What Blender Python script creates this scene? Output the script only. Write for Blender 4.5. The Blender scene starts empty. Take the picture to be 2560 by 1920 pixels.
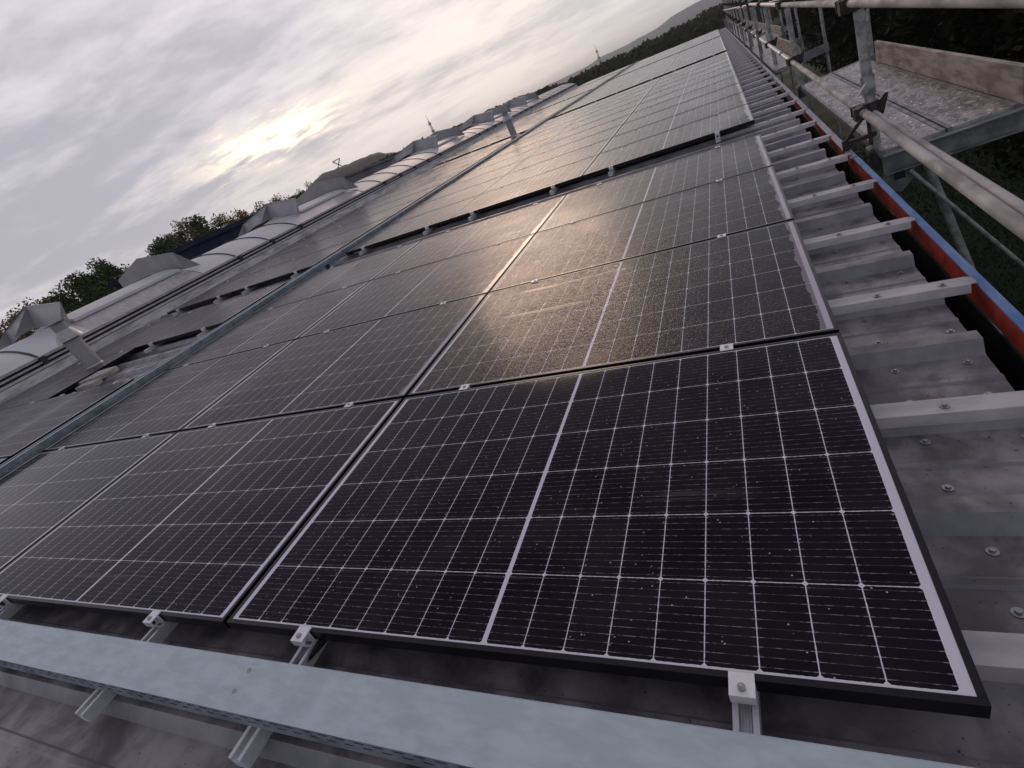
import bpy, math, random
from mathutils import Matrix, Vector, noise as mnoise
random.seed(7)
scene = bpy.context.scene
COL = scene.collection
rad = math.radians

# ------------------------------------------------------------------ camera
ROOF = Matrix.Rotation(rad(5.0), 4, 'Y')          # roof plane (x to the eave, y along it) -> world
def W(x, y, z): return ROOF @ Vector((x, y, z))
cam_d = bpy.data.cameras.new('camera'); cam = bpy.data.objects.new('camera', cam_d); COL.objects.link(cam)
cam_d.sensor_width = 36.0; cam_d.lens = 18.116; cam_d.clip_start = 0.02; cam_d.clip_end = 9000
cm = (Matrix.Rotation(1.03962835, 4, 'X') @ Matrix.Rotation(0.45433712, 4, 'Y') @ Matrix.Rotation(-0.14698326, 4, 'Z'))
cm.translation = Vector((-0.2291678, -0.52808941, 0.96544437))
cam.matrix_world = ROOF @ cm
scene.camera = cam

# ------------------------------------------------------------------ node helper
class NT:
    def __init__(s, tree): s.t = tree; s.n = tree.nodes; s.l = tree.links
    def node(s, kind, **kw):
        n = s.n.new(kind)
        for k, v in kw.items(): setattr(n, k, v)
        return n
    def put(s, sock, v):
        if isinstance(v, bpy.types.NodeSocket): s.l.new(v, sock)
        elif v is not None: sock.default_value = v
    def m(s, op, a, b=None, c=None, clamp=False):
        n = s.node('ShaderNodeMath', operation=op, use_clamp=clamp)
        for i, v in enumerate((a, b, c)):
            if v is not None: s.put(n.inputs[i], v)
        return n.outputs[0]
    def vm(s, op, a, b=None, out=0, scale=None):
        n = s.node('ShaderNodeVectorMath', operation=op)
        s.put(n.inputs[0], a)
        if b is not None: s.put(n.inputs[1], b)
        if scale is not None: s.put(n.inputs[3], scale)
        return n.outputs[out]
    def mix(s, f, a, b):
        n = s.node('ShaderNodeMix', data_type='RGBA')
        s.put(n.inputs[0], f); s.put(n.inputs[6], a); s.put(n.inputs[7], b)
        return n.outputs[2]
    def noise(s, vec, scale, detail=2, rough=.5, dist=0.0, out=0):
        n = s.node('ShaderNodeTexNoise'); s.put(n.inputs['Vector'], vec)
        s.put(n.inputs['Scale'], scale); s.put(n.inputs['Detail'], detail); s.put(n.inputs['Roughness'], rough); s.put(n.inputs['Distortion'], dist)
        return n.outputs[out]
    def sep(s, v):
        n = s.node('ShaderNodeSeparateXYZ'); s.put(n.inputs[0], v); return n.outputs
    def comb(s, x, y, z):
        n = s.node('ShaderNodeCombineXYZ'); s.put(n.inputs[0], x); s.put(n.inputs[1], y); s.put(n.inputs[2], z); return n.outputs[0]
    def ramp(s, f, lo, hi, a=0.0, b=1.0, smooth=True):
        n = s.node('ShaderNodeMapRange', interpolation_type='SMOOTHSTEP' if smooth else 'LINEAR')
        s.put(n.inputs[0], f); s.put(n.inputs[1], lo); s.put(n.inputs[2], hi); s.put(n.inputs[3], a); s.put(n.inputs[4], b)
        return n.outputs[0]
def rgb(r, g, b): return (r, g, b, 1.0)

# ------------------------------------------------------------------ world: overcast evening sky
SUN_AZ, SUN_EL = rad(-19), rad(21.5)
world = bpy.data.worlds.new('World'); scene.world = world; world.use_nodes = True
wt = NT(world.node_tree); wt.n.clear()
D = wt.vm('NORMALIZE', wt.node('ShaderNodeTexCoord').outputs['Generated'])
dx, dy, dz = wt.sep(D)
up = wt.m('MAXIMUM', dz, 0.0)
k = wt.m('DIVIDE', 1.0, wt.m('ADD', up, 0.13))
px = wt.m('MULTIPLY', dx, k); py = wt.m('MULTIPLY', dy, k)
a = rad(28)                                     # cloud streets run diagonally across the view
qx = wt.m('ADD', wt.m('MULTIPLY', px, math.cos(a)), wt.m('MULTIPLY', py, math.sin(a)))
qy = wt.m('SUBTRACT', wt.m('MULTIPLY', py, math.cos(a)), wt.m('MULTIPLY', px, math.sin(a)))
P = wt.comb(wt.m('MULTIPLY', qx, .66), qy, 3.7)
n1 = wt.noise(P, .9, 6, .58, .12)
n2 = wt.noise(wt.comb(wt.m('MULTIPLY', qx, .75), qy, 1.2), 3.1, 8, .62, .15)
n3 = wt.noise(wt.comb(px, py, 9.1), .45, 2, .5)
cl = wt.m('ADD', wt.m('ADD', wt.m('MULTIPLY', n1, .50), wt.m('MULTIPLY', n2, .32)), wt.m('MULTIPLY', n3, .3))
cf = wt.ramp(cl, .47, .665)
# closeness to the bright gap in the clouds (az -40, el 8)
def dirv(az, el): return (math.sin(rad(az)) * math.cos(rad(el)), math.cos(rad(az)) * math.cos(rad(el)), math.sin(rad(el)))
g0 = dirv(-39, 7.9)
gdot = wt.vm('DOT_PRODUCT', D, g0, out=1)
side = wt.m('DIVIDE', wt.vm('DOT_PRODUCT', D, (math.cos(rad(-39)), -math.sin(rad(-39)), 0), out=1), 1.0)   # + is to the right
el = wt.m('SUBTRACT', dz, math.sin(rad(7.9)))
wob = wt.m('SUBTRACT', wt.noise(P, 6.0, 5, .6), .5)
el2 = wt.m('ADD', wt.m('ADD', el, wt.m('MULTIPLY', side, .02)), wt.m('MULTIPLY', wob, .10))
e = wt.m('ADD', wt.m('POWER', wt.m('DIVIDE', wt.m('ADD', side, .03), .092), 2.0), wt.m('POWER', wt.m('DIVIDE', el2, .0135), 2.0))
gap = wt.m('MULTIPLY', wt.m('EXPONENT', wt.m('MULTIPLY', e, -1.0)), 1.6)
gap = wt.m('MINIMUM', gap, 1.0)
e2 = wt.m('ADD', wt.m('POWER', wt.m('DIVIDE', side, .23), 2.0), wt.m('POWER', wt.m('DIVIDE', wt.m('ADD', el2, .01), .05), 2.0))
halo = wt.m('EXPONENT', wt.m('MULTIPLY', e2, -1.0))
warm = wt.m('EXPONENT', wt.m('MULTIPLY', wt.m('SUBTRACT', 1.0, gdot), -6.5))
# high streak of lit cloud to the right of the gap
s0 = dirv(-17, 11.5)
sd = wt.m('EXPONENT', wt.m('MULTIPLY', wt.m('SUBTRACT', 1.0, wt.vm('DOT_PRODUCT', D, s0, out=1)), -75.0))
base = wt.mix(cf, rgb(.385, .375, .425), rgb(.73, .70, .74))
base = wt.mix(wt.ramp(up, .0, .12, .65, 0.0), base, rgb(.63, .615, .655))
base = wt.mix(wt.ramp(wt.m('ADD', wt.m('MULTIPLY', dx, 1.0), up), -.25, .12, 0.0, .55), base, rgb(.58, .62, .66))
base = wt.mix(wt.m('MULTIPLY', warm, wt.m('MULTIPLY_ADD', cf, .36, .08)), base, rgb(.80, .69, .69))
base = wt.mix(wt.m('MULTIPLY', sd, wt.m('MULTIPLY', cf, .7)), base, rgb(.86, .74, .66))
base = wt.mix(wt.m('MULTIPLY', halo, wt.m('MULTIPLY_ADD', cf, .60, .05)), base, rgb(.97, .81, .66))
base = wt.mix(gap, base, rgb(1.4, 1.23, .93))
# the eastern half, behind the camera and overhead, is duller
dark = wt.ramp(wt.m('ADD', wt.m('MULTIPLY', dy, .6), wt.m('MULTIPLY', dx, -.5)), -.9, .5, .68, 1.0)
base = wt.mix(wt.ramp(up, .30, .6, 0.0, .7), base, rgb(.50, .47, .60))
dark = wt.m('MULTIPLY', dark, wt.ramp(up, .36, .75, 1.0, .55))
base = wt.vm('SCALE', base, scale=dark)
sky = wt.node('ShaderNodeTexSky'); sky.sky_type = 'NISHITA'; sky.sun_disc = False
sky.sun_elevation = SUN_EL; sky.sun_rotation = SUN_AZ
skyc = wt.vm('SCALE', sky.outputs[0], scale=.008)
tot = wt.vm('ADD', base, skyc)
bg = wt.node('ShaderNodeBackground'); wt.put(bg.inputs[0], tot); bg.inputs[1].default_value = 1.0
wt.l.new(bg.outputs[0], wt.node('ShaderNodeOutputWorld').inputs[0])

sun_d = bpy.data.lights.new('sun', 'SUN'); sun_d.energy = 0.5; sun_d.angle = rad(17); sun_d.color = (1.0, .70, .50)
sun = bpy.data.objects.new('sun', sun_d); COL.objects.link(sun)
sv = Vector((math.sin(SUN_AZ) * math.cos(SUN_EL), math.cos(SUN_AZ) * math.cos(SUN_EL), math.sin(SUN_EL)))
sun.rotation_euler = sv.to_track_quat('Z', 'Y').to_euler()
vs = scene.view_settings
vs.view_transform = 'Standard'; vs.look = 'None'; vs.exposure = 0.15; vs.gamma = 1.0; vs.use_curve_mapping = False
scene.cycles.max_bounces = 6; scene.cycles.transparent_max_bounces = 8; scene.cycles.volume_bounces = 0

# ------------------------------------------------------------------ materials
def material(name):
    m = bpy.data.materials.new(name); m.use_nodes = True
    t = NT(m.node_tree); t.n.clear()
    out = t.node('ShaderNodeOutputMaterial'); p = t.node('ShaderNodeBsdfPrincipled')
    t.l.new(p.outputs[0], out.inputs[0])
    return m, t, p, out
def bump(t, p, h, strength, dist):
    b = t.node('ShaderNodeBump'); t.put(b.inputs['Strength'], strength); t.put(b.inputs['Distance'], dist); t.put(b.inputs['Height'], h)
    t.put(p.inputs['Normal'], b.outputs[0]); return b
def simple(name, c1, c2=None, scale=6.0, rough=.5, metal=0.0, bumps=0.0, bscale=None, stretch=None, spec=.5, coord='Object', lo=.35, hi=.65):
    m, t, p, _ = material(name)
    tc = t.node('ShaderNodeTexCoord').outputs[coord]
    v = tc if stretch is None else t.vm('MULTIPLY', tc, stretch)
    if c2:
        f = t.ramp(t.noise(v, scale, 5, .6, .2), lo, hi)
        t.put(p.inputs['Base Color'], t.mix(f, rgb(*c1), rgb(*c2)))
        t.put(p.inputs['Roughness'], t.ramp(t.noise(v, scale * 1.7, 3), .3, .7, rough * .8, min(1, rough * 1.25)))
    else:
        p.inputs['Base Color'].default_value = rgb(*c1); p.inputs['Roughness'].default_value = rough
    p.inputs['Metallic'].default_value = metal; p.inputs['Specular IOR Level'].default_value = spec
    if bumps: bump(t, p, t.noise(v, bscale or scale * 6, 4, .6), bumps, .004)
    return m

PL, PW, GX, GY = 1.722, 1.134, .0178, .0209        # module size and the gaps between modules
def make_glass():
    m, t, p, _ = material('solar_glass')
    tc = t.node('ShaderNodeTexCoord').outputs['Object']
    ox, oy, _z = t.sep(tc)
    pos = t.node('ShaderNodeNewGeometry').outputs['Position']
    oi = t.node('ShaderNodeObjectInfo').outputs['Random']
    wx, wy, _w = t.sep(pos)
    xx = t.m('MULTIPLY', ox, -1.0)
    d = t.m('SUBTRACT', t.m('ABSOLUTE', t.m('SUBTRACT', xx, PL / 2)), .005)
    cxn = t.m('DIVIDE', d, .0918); fx = t.m('FRACT', cxn)
    ex = t.m('MULTIPLY', t.m('MINIMUM', fx, t.m('SUBTRACT', 1.0, fx)), .0918)
    cyn = t.m('DIVIDE', t.m('SUBTRACT', oy, .0165), .1835); fy = t.m('FRACT', cyn)
    ey = t.m('MULTIPLY', t.m('MINIMUM', fy, t.m('SUBTRACT', 1.0, fy)), .1835)
    jit = t.m('MULTIPLY', t.m('SUBTRACT', t.noise(pos, 130.0, 1), .5), .0016)
    l1 = t.m('LESS_THAN', t.m('ADD', ex, jit), .00105); l2 = t.m('LESS_THAN', t.m('ADD', ey, jit), .00095)
    ch = t.m('LESS_THAN', t.m('ADD', ex, ey), .0066)
    o1 = t.m('LESS_THAN', d, 0.0); o2 = t.m('GREATER_THAN', cxn, 9.0)
    o3 = t.m('LESS_THAN', cyn, 0.0); o4 = t.m('GREATER_THAN', cyn, 6.0)
    white = t.m('MAXIMUM', t.m('MAXIMUM', t.m('MAXIMUM', l1, l2), t.m('MAXIMUM', ch, o1)), t.m('MAXIMUM', o2, t.m('MAXIMUM', o3, o4)))
    # busbars: ten fine wires per cell, brighter near the cell edges, broken up by the drops
    fb = t.m('FRACT', t.m('MULTIPLY', cyn, 10.0))
    bb = t.m('LESS_THAN', t.m('ABSOLUTE', t.m('SUBTRACT', fb, .5)), .030)
    nb = t.ramp(t.noise(t.comb(t.m('MULTIPLY', wx, 1.0), t.m('MULTIPLY', wy, 3.0), oi), 62.0, 3, .7), .46, .66)
    pad = t.m('MULTIPLY', t.m('LESS_THAN', ex, .0085), t.m('LESS_THAN', t.m('ABSOLUTE', t.m('SUBTRACT', fb, .5)), .045))
    bus = t.m('MAXIMUM', t.m('MULTIPLY', bb, t.m('MULTIPLY_ADD', nb, .80, .14)), t.m('MULTIPLY', pad, .65))
    # sparkle of tiny drops, painted as pale dots in the base colour
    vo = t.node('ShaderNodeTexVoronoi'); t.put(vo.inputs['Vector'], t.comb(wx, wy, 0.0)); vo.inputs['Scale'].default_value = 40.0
    cid = t.node('ShaderNodeTexWhiteNoise', noise_dimensions='3D'); t.put(cid.inputs['Vector'], t.comb(t.m('FLOOR', cxn), t.m('FLOOR', cyn), t.m('MULTIPLY', oi, 77.0)))
    cellc = t.mix(cid.outputs[0], rgb(.0055, .0050, .0090), rgb(.0100, .0088, .0145))
    dirt = t.ramp(t.noise(t.vm('MULTIPLY', pos, (1.0, 1.6, 1.0)), 3.0, 5, .6), .3, .75, 0.0, .03)
    c = t.mix(bus, cellc, rgb(.30, .30, .33))
    c = t.mix(white, c, rgb(.68, .67, .74))
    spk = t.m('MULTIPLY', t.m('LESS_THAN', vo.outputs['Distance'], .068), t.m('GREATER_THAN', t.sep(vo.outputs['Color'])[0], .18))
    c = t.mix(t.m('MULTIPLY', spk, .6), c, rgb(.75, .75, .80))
    c = t.mix(dirt, c, rgb(.4, .36, .33))
    c = t.mix(t.m('ADD', t.ramp(wy, 1.08, 1.2, .0, .022), t.ramp(wy, 1.2, 6.5, .0, .03)), c, rgb(.54, .41, .47))  # sky sheen scattered by the drops, painted in, stronger on farther rows
    # water: puddled film along the low edge and streaks running down the slope
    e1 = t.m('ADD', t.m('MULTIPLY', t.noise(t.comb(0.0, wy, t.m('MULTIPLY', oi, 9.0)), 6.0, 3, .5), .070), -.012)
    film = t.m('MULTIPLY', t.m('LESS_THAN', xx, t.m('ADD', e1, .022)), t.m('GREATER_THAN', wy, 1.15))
    st = t.ramp(t.noise(t.comb(t.m('MULTIPLY', wx, .55), t.m('MULTIPLY', wy, 17.0), t.m('MULTIPLY', oi, 5.0)), 1.0, 3, .6), .655, .70)
    st = t.m('MULTIPLY', st, t.ramp(t.noise(pos, 1.1, 2), .45, .55))
    wet = t.m('MAXIMUM', film, st)
    c = t.mix(t.m('MULTIPLY', film, .55), c, rgb(.36, .32, .34))  # refracted brightness of the film, painted as a pale tint
    c = t.mix(t.m('MULTIPLY', st, .10), c, rgb(.45, .40, .40))
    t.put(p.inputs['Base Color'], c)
    wnz = t.noise(t.vm('MULTIPLY', pos, (1.0, 1.0, 1.0)), 62.0, 3, .55, 2.2)
    big = t.ramp(t.noise(pos, 75.0, 0), .63, .74)
    patch = t.ramp(t.noise(pos, 1.4, 3), .32, .6, .45, 1.0)
    near = t.ramp(wy, 1.08, 1.2, .07, 1.0)
    h = t.m('MULTIPLY', t.m('ADD', t.ramp(wnz, .40, .60), t.m('MULTIPLY', big, .9)), t.m('SUBTRACT', 1.0, t.m('MULTIPLY', wet, .85)))
    b = bump(t, p, h, t.m('MULTIPLY', t.m('MULTIPLY', patch, near), .42), .0013)
    t.put(p.inputs['Roughness'], t.m('MULTIPLY', t.m('MULTIPLY_ADD', near, .45, .55), t.m('MULTIPLY_ADD', wet, -.12, t.m('MULTIPLY_ADD', patch, .06, .10))))
    p.inputs['IOR'].default_value = 1.29
    p.inputs['Specular IOR Level'].default_value = .16
    p.inputs['Specular Tint'].default_value = rgb(1.0, .80, .86)      # violet anti-reflective coating
    p.inputs['Coat Weight'].default_value = 0.0
    return m
M = {}
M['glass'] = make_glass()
M['frame'] = simple('black_anodised', (.008, .008, .010), rough=.3, spec=.32)
M['alu'] = simple('mill_aluminium', (.60, .60, .62), (.72, .72, .74), 14, .42, .25, .1, 60)
M['alu_white'] = simple('clamp_aluminium', (.74, .74, .76), (.84, .84, .86), 30, .42, .1)
M['steel'] = simple('bolt_steel', (.30, .30, .31), (.42, .42, .43), 60, .35, .9)
M['black'] = simple('black_plastic', (.012, .012, .013), rough=.55)
M['dark'] = simple('gutter_shade_black', (.010, .010, .011), rough=.9, spec=.1)  # black stands in for the deep shade inside the gutter
M['red'] = simple('red_gutter_paint', (.38, .05, .032), (.22, .035, .025), 9, .42, bumps=.1)
M['blue'] = simple('blue_gutter_paint', (.075, .17, .42), (.16, .27, .50), 5.5, .45, bumps=.1, stretch=(3, 1, 3))
M['lilac_rim'] = simple('grey_lilac_gutter_rim', (.20, .18, .24), (.34, .32, .37), 5, .5, .2, .1)  # grey lilac tone of the rim past the blue length
def make_roof(name, shift=0.0):
    m, t, p, _ = material(name)
    pos = t.node('ShaderNodeNewGeometry').outputs['Position']
    v1 = t.vm('MULTIPLY', pos, (3.0, 1.0, 1.0)); v2 = t.vm('MULTIPLY', pos, (1.0, 1.0, 1.0))
    f = t.ramp(t.noise(v2, 5.5, 6, .6, .15), .36, .68)
    c = t.mix(f, rgb(.10, .090, .090), rgb(.315, .29, .30))
    blot = t.ramp(t.noise(t.vm('ADD', t.vm('MULTIPLY', pos, (1.5, 1.0, 1.0)), (3.3, 1.7, 0)), 6.5, 4, .55, .4), .56, .68)
    c = t.mix(t.m('MULTIPLY', blot, .55), c, rgb(.07, .062, .063))
    rust = t.ramp(t.noise(t.vm('ADD', pos, (9.1, 4.2, 0)), 4.0, 5, .7), .60, .74)
    c = t.mix(t.m('MULTIPLY', rust, .25), c, rgb(.26, .17, .16))
    sp = t.m('GREATER_THAN', t.noise(pos, 95.0, 1), .735)
    c = t.mix(t.m('MULTIPLY', sp, .8), c, rgb(.03, .03, .03))
    nz = t.vm('DOT_PRODUCT', t.node('ShaderNodeNewGeometry').outputs['True Normal'], (math.sin(rad(5)), 0, math.cos(rad(5))), out=1)
    flat = t.m('GREATER_THAN', nz, .97)                # dirt lies on the level faces, the rib flanks wash clean
    c = t.mix(t.m('MULTIPLY_ADD', flat, .65, .35), t.mix(f, rgb(.21, .215, .235), rgb(.28, .285, .31)), c)
    t.put(p.inputs['Base Color'], c)
    t.put(p.inputs['Roughness'], t.ramp(t.noise(v2, 9.0, 4), .3, .7, .30, .58))
    p.inputs['Metallic'].default_value = .15
    bump(t, p, t.noise(v2, 26.0, 4, .6), .22, .003)
    return m
M['roof'] = make_roof('weathered_roof_steel')
M['strap'] = simple('pale_zinc_cap', (.40, .38, .39), (.54, .51, .52), 9, .45, .2, .12, 40, stretch=(.6, 2, 1))
M['galv'] = simple('galvanised_tray_steel', (.42, .485, .535), (.50, .57, .62), 24, .48, .25, .06, 60, stretch=(.5, 1.4, 1))
M['tube'] = simple('galvanised_tube', (.20, .21, .205), (.42, .415, .39), 16, .62, .2, .3, 90)
M['tube_worn'] = simple('weathered_scaffold_tube', (.25, .235, .22), (.48, .455, .43), 9, .75, .0, .3, 60, stretch=(1, .35, 1))
M['iron'] = simple('dark_iron_coupler', (.035, .03, .03), (.07, .055, .05), 40, .6, .5, .3, 120)
M['beam'] = simple('scaffold_beam_steel', (.15, .155, .16), (.27, .275, .28), 8, .55, .4, .2, 40)
M['wood'] = simple('wet_toe_board_wood', (.17, .14, .115), (.37, .315, .275), 5.5, .65, 0, .4, 50, stretch=(3, .6, 3))
def make_deck():
    m, t, p, _ = material('deck_plank_with_glints')
    pos = t.node('ShaderNodeTexCoord').outputs['Object']
    f = t.ramp(t.noise(t.vm('MULTIPLY', pos, (1, .4, 1)), 16, 5, .7, .9), .38, .6)
    c = t.mix(f, rgb(.085, .068, .062), rgb(.36, .30, .285))
    s = t.ramp(t.noise(t.vm('MULTIPLY', pos, (1.0, .75, 1)), 42.0, 2, .6, .9), .60, .66)
    c = t.mix(s, c, rgb(.88, .84, .84))  # bright glints on the planks, painted as white flecks
    t.put(p.inputs['Base Color'], c); p.inputs['Roughness'].default_value = .42
    bump(t, p, t.noise(pos, 55.0, 3, .6, .5), .5, .004)
    return m
M['deck'] = make_deck()
M['kerb'] = simple('mossy_kerb_sheet', (.34, .33, .32), (.64, .63, .63), 2.2, .5, .05, .1, 30, stretch=(2, 1, 5))
M['deflector'] = simple('grey_deflector_sheet', (.30, .295, .31), (.37, .36, .375), 2.2, .48, .25, .04, 20)
M['bar'] = simple('dark_glazing_bar', (.05, .05, .055), rough=.5, metal=.4)
def make_vault():
    m, t, p, out = material('opal_glazing')
    tc = t.node('ShaderNodeNewGeometry').outputs['Position']
    f = t.ramp(t.noise(tc, 1.8, 5, .6), .3, .7)
    c = t.mix(f, rgb(.74, .74, .76), rgb(.86, .85, .84))
    t.put(p.inputs['Base Color'], c); p.inputs['Roughness'].default_value = .46
    tr = t.node('ShaderNodeBsdfTranslucent'); tr.inputs[0].default_value = rgb(.75, .74, .72)
    mx = t.node('ShaderNodeMixShader'); mx.inputs[0].default_value = .22
    t.l.new(p.outputs[0], mx.inputs[1]); t.l.new(tr.outputs[0], mx.inputs[2]); t.l.new(mx.outputs[0], out.inputs[0])
    return m
M['vault'] = make_vault()
def leafmat(name, a, b, tr=.15):
    m, t, p, out = material(name)
    oi = t.node('ShaderNodeObjectInfo').outputs['Random']
    g = t.node('ShaderNodeNewGeometry')
    f = t.ramp(t.noise(g.outputs['Position'], .8, 3, .6), .35, .65)
    r = t.node('ShaderNodeTexWhiteNoise', noise_dimensions='3D')
    t.put(r.inputs['Vector'], t.vm('SNAP', g.outputs['Position'], (.35, .35, .35)))
    f2 = t.m('MULTIPLY_ADD', r.outputs[0], .5, t.m('MULTIPLY', f, .5))
    t.put(p.inputs['Base Color'], t.mix(f2, rgb(*a), rgb(*b))); p.inputs['Roughness'].default_value = .75
    p.inputs['Specular IOR Level'].default_value = .15
    return m
M['leaf_green'] = leafmat('green_foliage', (.035, .052, .018), (.105, .13, .05))
M['leaf_brown'] = leafmat('autumn_brown_foliage', (.12, .085, .045), (.26, .18, .09))
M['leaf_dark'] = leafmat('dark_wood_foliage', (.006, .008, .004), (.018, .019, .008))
M['leaf_far'] = leafmat('far_wood_foliage', (.020, .026, .012), (.055, .055, .022))
M['bark'] = simple('bark', (.06, .052, .042), (.12, .105, .085), 6, .9)
M['grass'] = simple('grass_blades', (.012, .030, .008), (.024, .050, .013), 3, .8, coord='Object')
M['ground'] = simple('meadow_soil', (.012, .028, .009), (.024, .042, .014), .25, .9, coord='Object')
M['hill'] = simple('forested_hill', (.035, .045, .035), (.06, .07, .05), .01, .95, coord='Object')
M['mound'] = simple('spoil_heap_soil', (.040, .034, .030), (.075, .060, .050), .05, .95, coord='Object')
M['navy'] = simple('navy_cladding', (.010, .015, .040), (.014, .020, .052), .6, .9, spec=.1)
M['lilac'] = simple('grey_violet_cladding', (.085, .075, .10), (.11, .10, .125), .2, .7)
M['render'] = simple('plain_grey_wall', (.22, .22, .22), (.28, .28, .27), 1.5, .8)
M['mast'] = simple('mast_steel', (.16, .15, .15), rough=.6, metal=.3)
M['slab'] = simple('mossy_concrete', (.26, .25, .23), (.42, .40, .37), 12, .85, 0, .4, 60)

# ------------------------------------------------------------------ mesh builder
class MB:
    def __init__(s): s.v = []; s.f = []; s.sm = []
    def face(s, pts, smooth=False):
        i = len(s.v); s.v += [tuple(q) for q in pts]; s.f.append(tuple(range(i, i + len(pts)))); s.sm.append(smooth)
    def raw(s, vs, fs, smooth=False):
        i = len(s.v); s.v += [tuple(q) for q in vs]; s.f += [tuple(i + j for j in f) for f in fs]; s.sm += [smooth] * len(fs)
    def box(s, x0, x1, y0, y1, z0, z1, mat=None):
        vs = [Vector(q) for q in ((x0, y0, z0), (x1, y0, z0), (x1, y1, z0), (x0, y1, z0), (x0, y0, z1), (x1, y0, z1), (x1, y1, z1), (x0, y1, z1))]
        if mat: vs = [mat @ q for q in vs]
        s.raw(vs, [(0, 3, 2, 1), (4, 5, 6, 7), (0, 1, 5, 4), (1, 2, 6, 5), (2, 3, 7, 6), (3, 0, 4, 7)]); return s
    def prism(s, prof, axis, a0, a1, closed=True, caps=True):
        # prof in the two remaining axes; axis 0/1/2
        def mk(p, a):
            q = [0, 0, 0]; o = [i for i in range(3) if i != axis]; q[axis] = a; q[o[0]] = p[0]; q[o[1]] = p[1]; return q
        n = len(prof); vs = [mk(p, a0) for p in prof] + [mk(p, a1) for p in prof]
        fs = [(i, (i + 1) % n, n + (i + 1) % n, n + i) for i in range(n if closed else n - 1)]
        if closed and caps: fs += [tuple(range(n - 1, -1, -1)), tuple(range(n, 2 * n))]
        s.raw(vs, fs); return s
    def tube(s, p0, p1, r0, r1=None, n=10, caps=True):
        r1 = r0 if r1 is None else r1
        p0 = Vector(p0); p1 = Vector(p1); d = (p1 - p0).normalized()
        u = d.orthogonal().normalized(); w = d.cross(u)
        vs = []
        for p, r in ((p0, r0), (p1, r1)):
            for i in range(n):
                t = 2 * math.pi * i / n; vs.append(p + (u * math.cos(t) + w * math.sin(t)) * r)
        fs = [(i, (i + 1) % n, n + (i + 1) % n, n + i) for i in range(n)]
        s.raw(vs, fs, True)
        if caps: s.raw([v for v in vs], [tuple(range(n - 1, -1, -1)), tuple(range(n, 2 * n))])
        return s
    def path(s, pts, r, n=8):
        for p, q in zip(pts[:-1], pts[1:]): s.tube(p, q, r, n=n)
        return s
    def mesh(s, name, mat):
        me = bpy.data.meshes.new(name); me.from_pydata([tuple(q) for q in s.v], [], s.f); me.materials.append(mat)
        if any(s.sm): me.polygons.foreach_set('use_smooth', s.sm)
        me.update(); return me
    def build(s, name, mat, parent=None): return obj(name, s.mesh(name, mat), parent)
def obj(name, me, parent=None):
    o = bpy.data.objects.new(name, me); COL.objects.link(o)
    if parent: o.parent = parent
    return o
def tag(o, label, cat, group=None):
    o['label'] = label; o['category'] = cat
    if group: o['group'] = group
    return o
def empty(name, label, cat, mw=None, group=None):
    o = bpy.data.objects.new(name, None); COL.objects.link(o); o.empty_display_size = .1
    if mw is not None: o.matrix_world = mw
    return tag(o, label, cat, group)
def struct(o, kind='structure'): o['kind'] = kind; return o
def on_roof(x=0, y=0, z=0): return ROOF @ Matrix.Translation((x, y, z))
def copy_tree(o, parent=None):
    c = o.copy(); COL.objects.link(c); c.parent = parent
    for ch in [q for q in o.children]: copy_tree(ch, c)
    return c
ORD = ['first', 'second', 'third', 'fourth', 'fifth', 'sixth', 'seventh', 'eighth', 'ninth', 'tenth', 'eleventh', 'twelfth', 'thirteenth', 'fourteenth', 'fifteenth', 'sixteenth', 'seventeenth', 'eighteenth', 'nineteenth', 'twentieth']

# ------------------------------------------------------------------ the warehouse
ZV, ZR = -.115, -.075                 # valley and rib top of the roof sheet
YF = 43.4                             # far end of the roof
bld = empty('industrial_building', 'long industrial building with low pitched ribbed steel roof under the panels', 'building', on_roof())
prof = []
k0 = -28
for i in range(k0, int(YF / .33334) + 1):
    c = .80 + .33333 * (i - 2)
    if c > YF - .1: break
    prof += [(c - .052, ZV), (c - .024, ZR), (c + .024, ZR), (c + .052, ZV), (c + .152, ZV), (c + .159, ZV + .005), (c + .174, ZV + .005), (c + .181, ZV)]
rs = MB()
rs.prism(prof, 0, -11.3, .345, closed=False)
roof = rs.build('roof_sheet', M['roof'], bld)
r2 = MB(); 
sl = rad(-10)
r2.face([(-11.3, prof[0][0], ZV - .1), (-11.3, YF, ZV - .1), (-24, YF, ZV - 2.3), (-24, prof[0][0], ZV - 2.3)]); r2.build('far_roof_slope', M['roof'], bld)
wl = MB(); wl.box(.05, .30, prof[0][0], YF, -7.2, ZV - .02); wl.build('eave_wall', M['render'], bld)
wl = MB(); wl.box(-23, .05, YF - .25, YF - .02, -7.2, ZV - .03); wl.build('gable_wall', M['render'], bld)
g = MB(); y0 = prof[0][0]
g.box(.300, .306, y0, YF, -.30, ZV - .012); g.box(.306, .448, y0, YF, -.306, -.30); g.box(.442, .448, y0, YF, -.30, -.175)
gu = g.build('gutter_shaded_channel', M['dark'], bld)  # gutter back and floor, their shade put into the black colour
g = MB(); g.box(.440, .449, y0, 6.6, -.156, -.088); g.build('gutter_red_side', M['red'], bld)
g = MB(); g.box(.440, .449, 6.6, YF, -.175, -.088); g.build('gutter_side', M['beam'], bld)
g = MB(); g.prism([(.438, -.084), (.438, -.078), (.464, -.074), (.468, -.080), (.468, -.125), (.462, -.125), (.462, -.088)], 1, y0, 3.38); g.build('gutter_blue_rim', M['blue'], bld)
g = MB(); g.prism([(.425, -.084), (.425, -.078), (.462, -.074), (.466, -.080), (.466, -.115), (.460, -.115), (.460, -.088)], 1, 3.40, YF); g.build('gutter_rim', M['lilac_rim'], bld)
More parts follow.
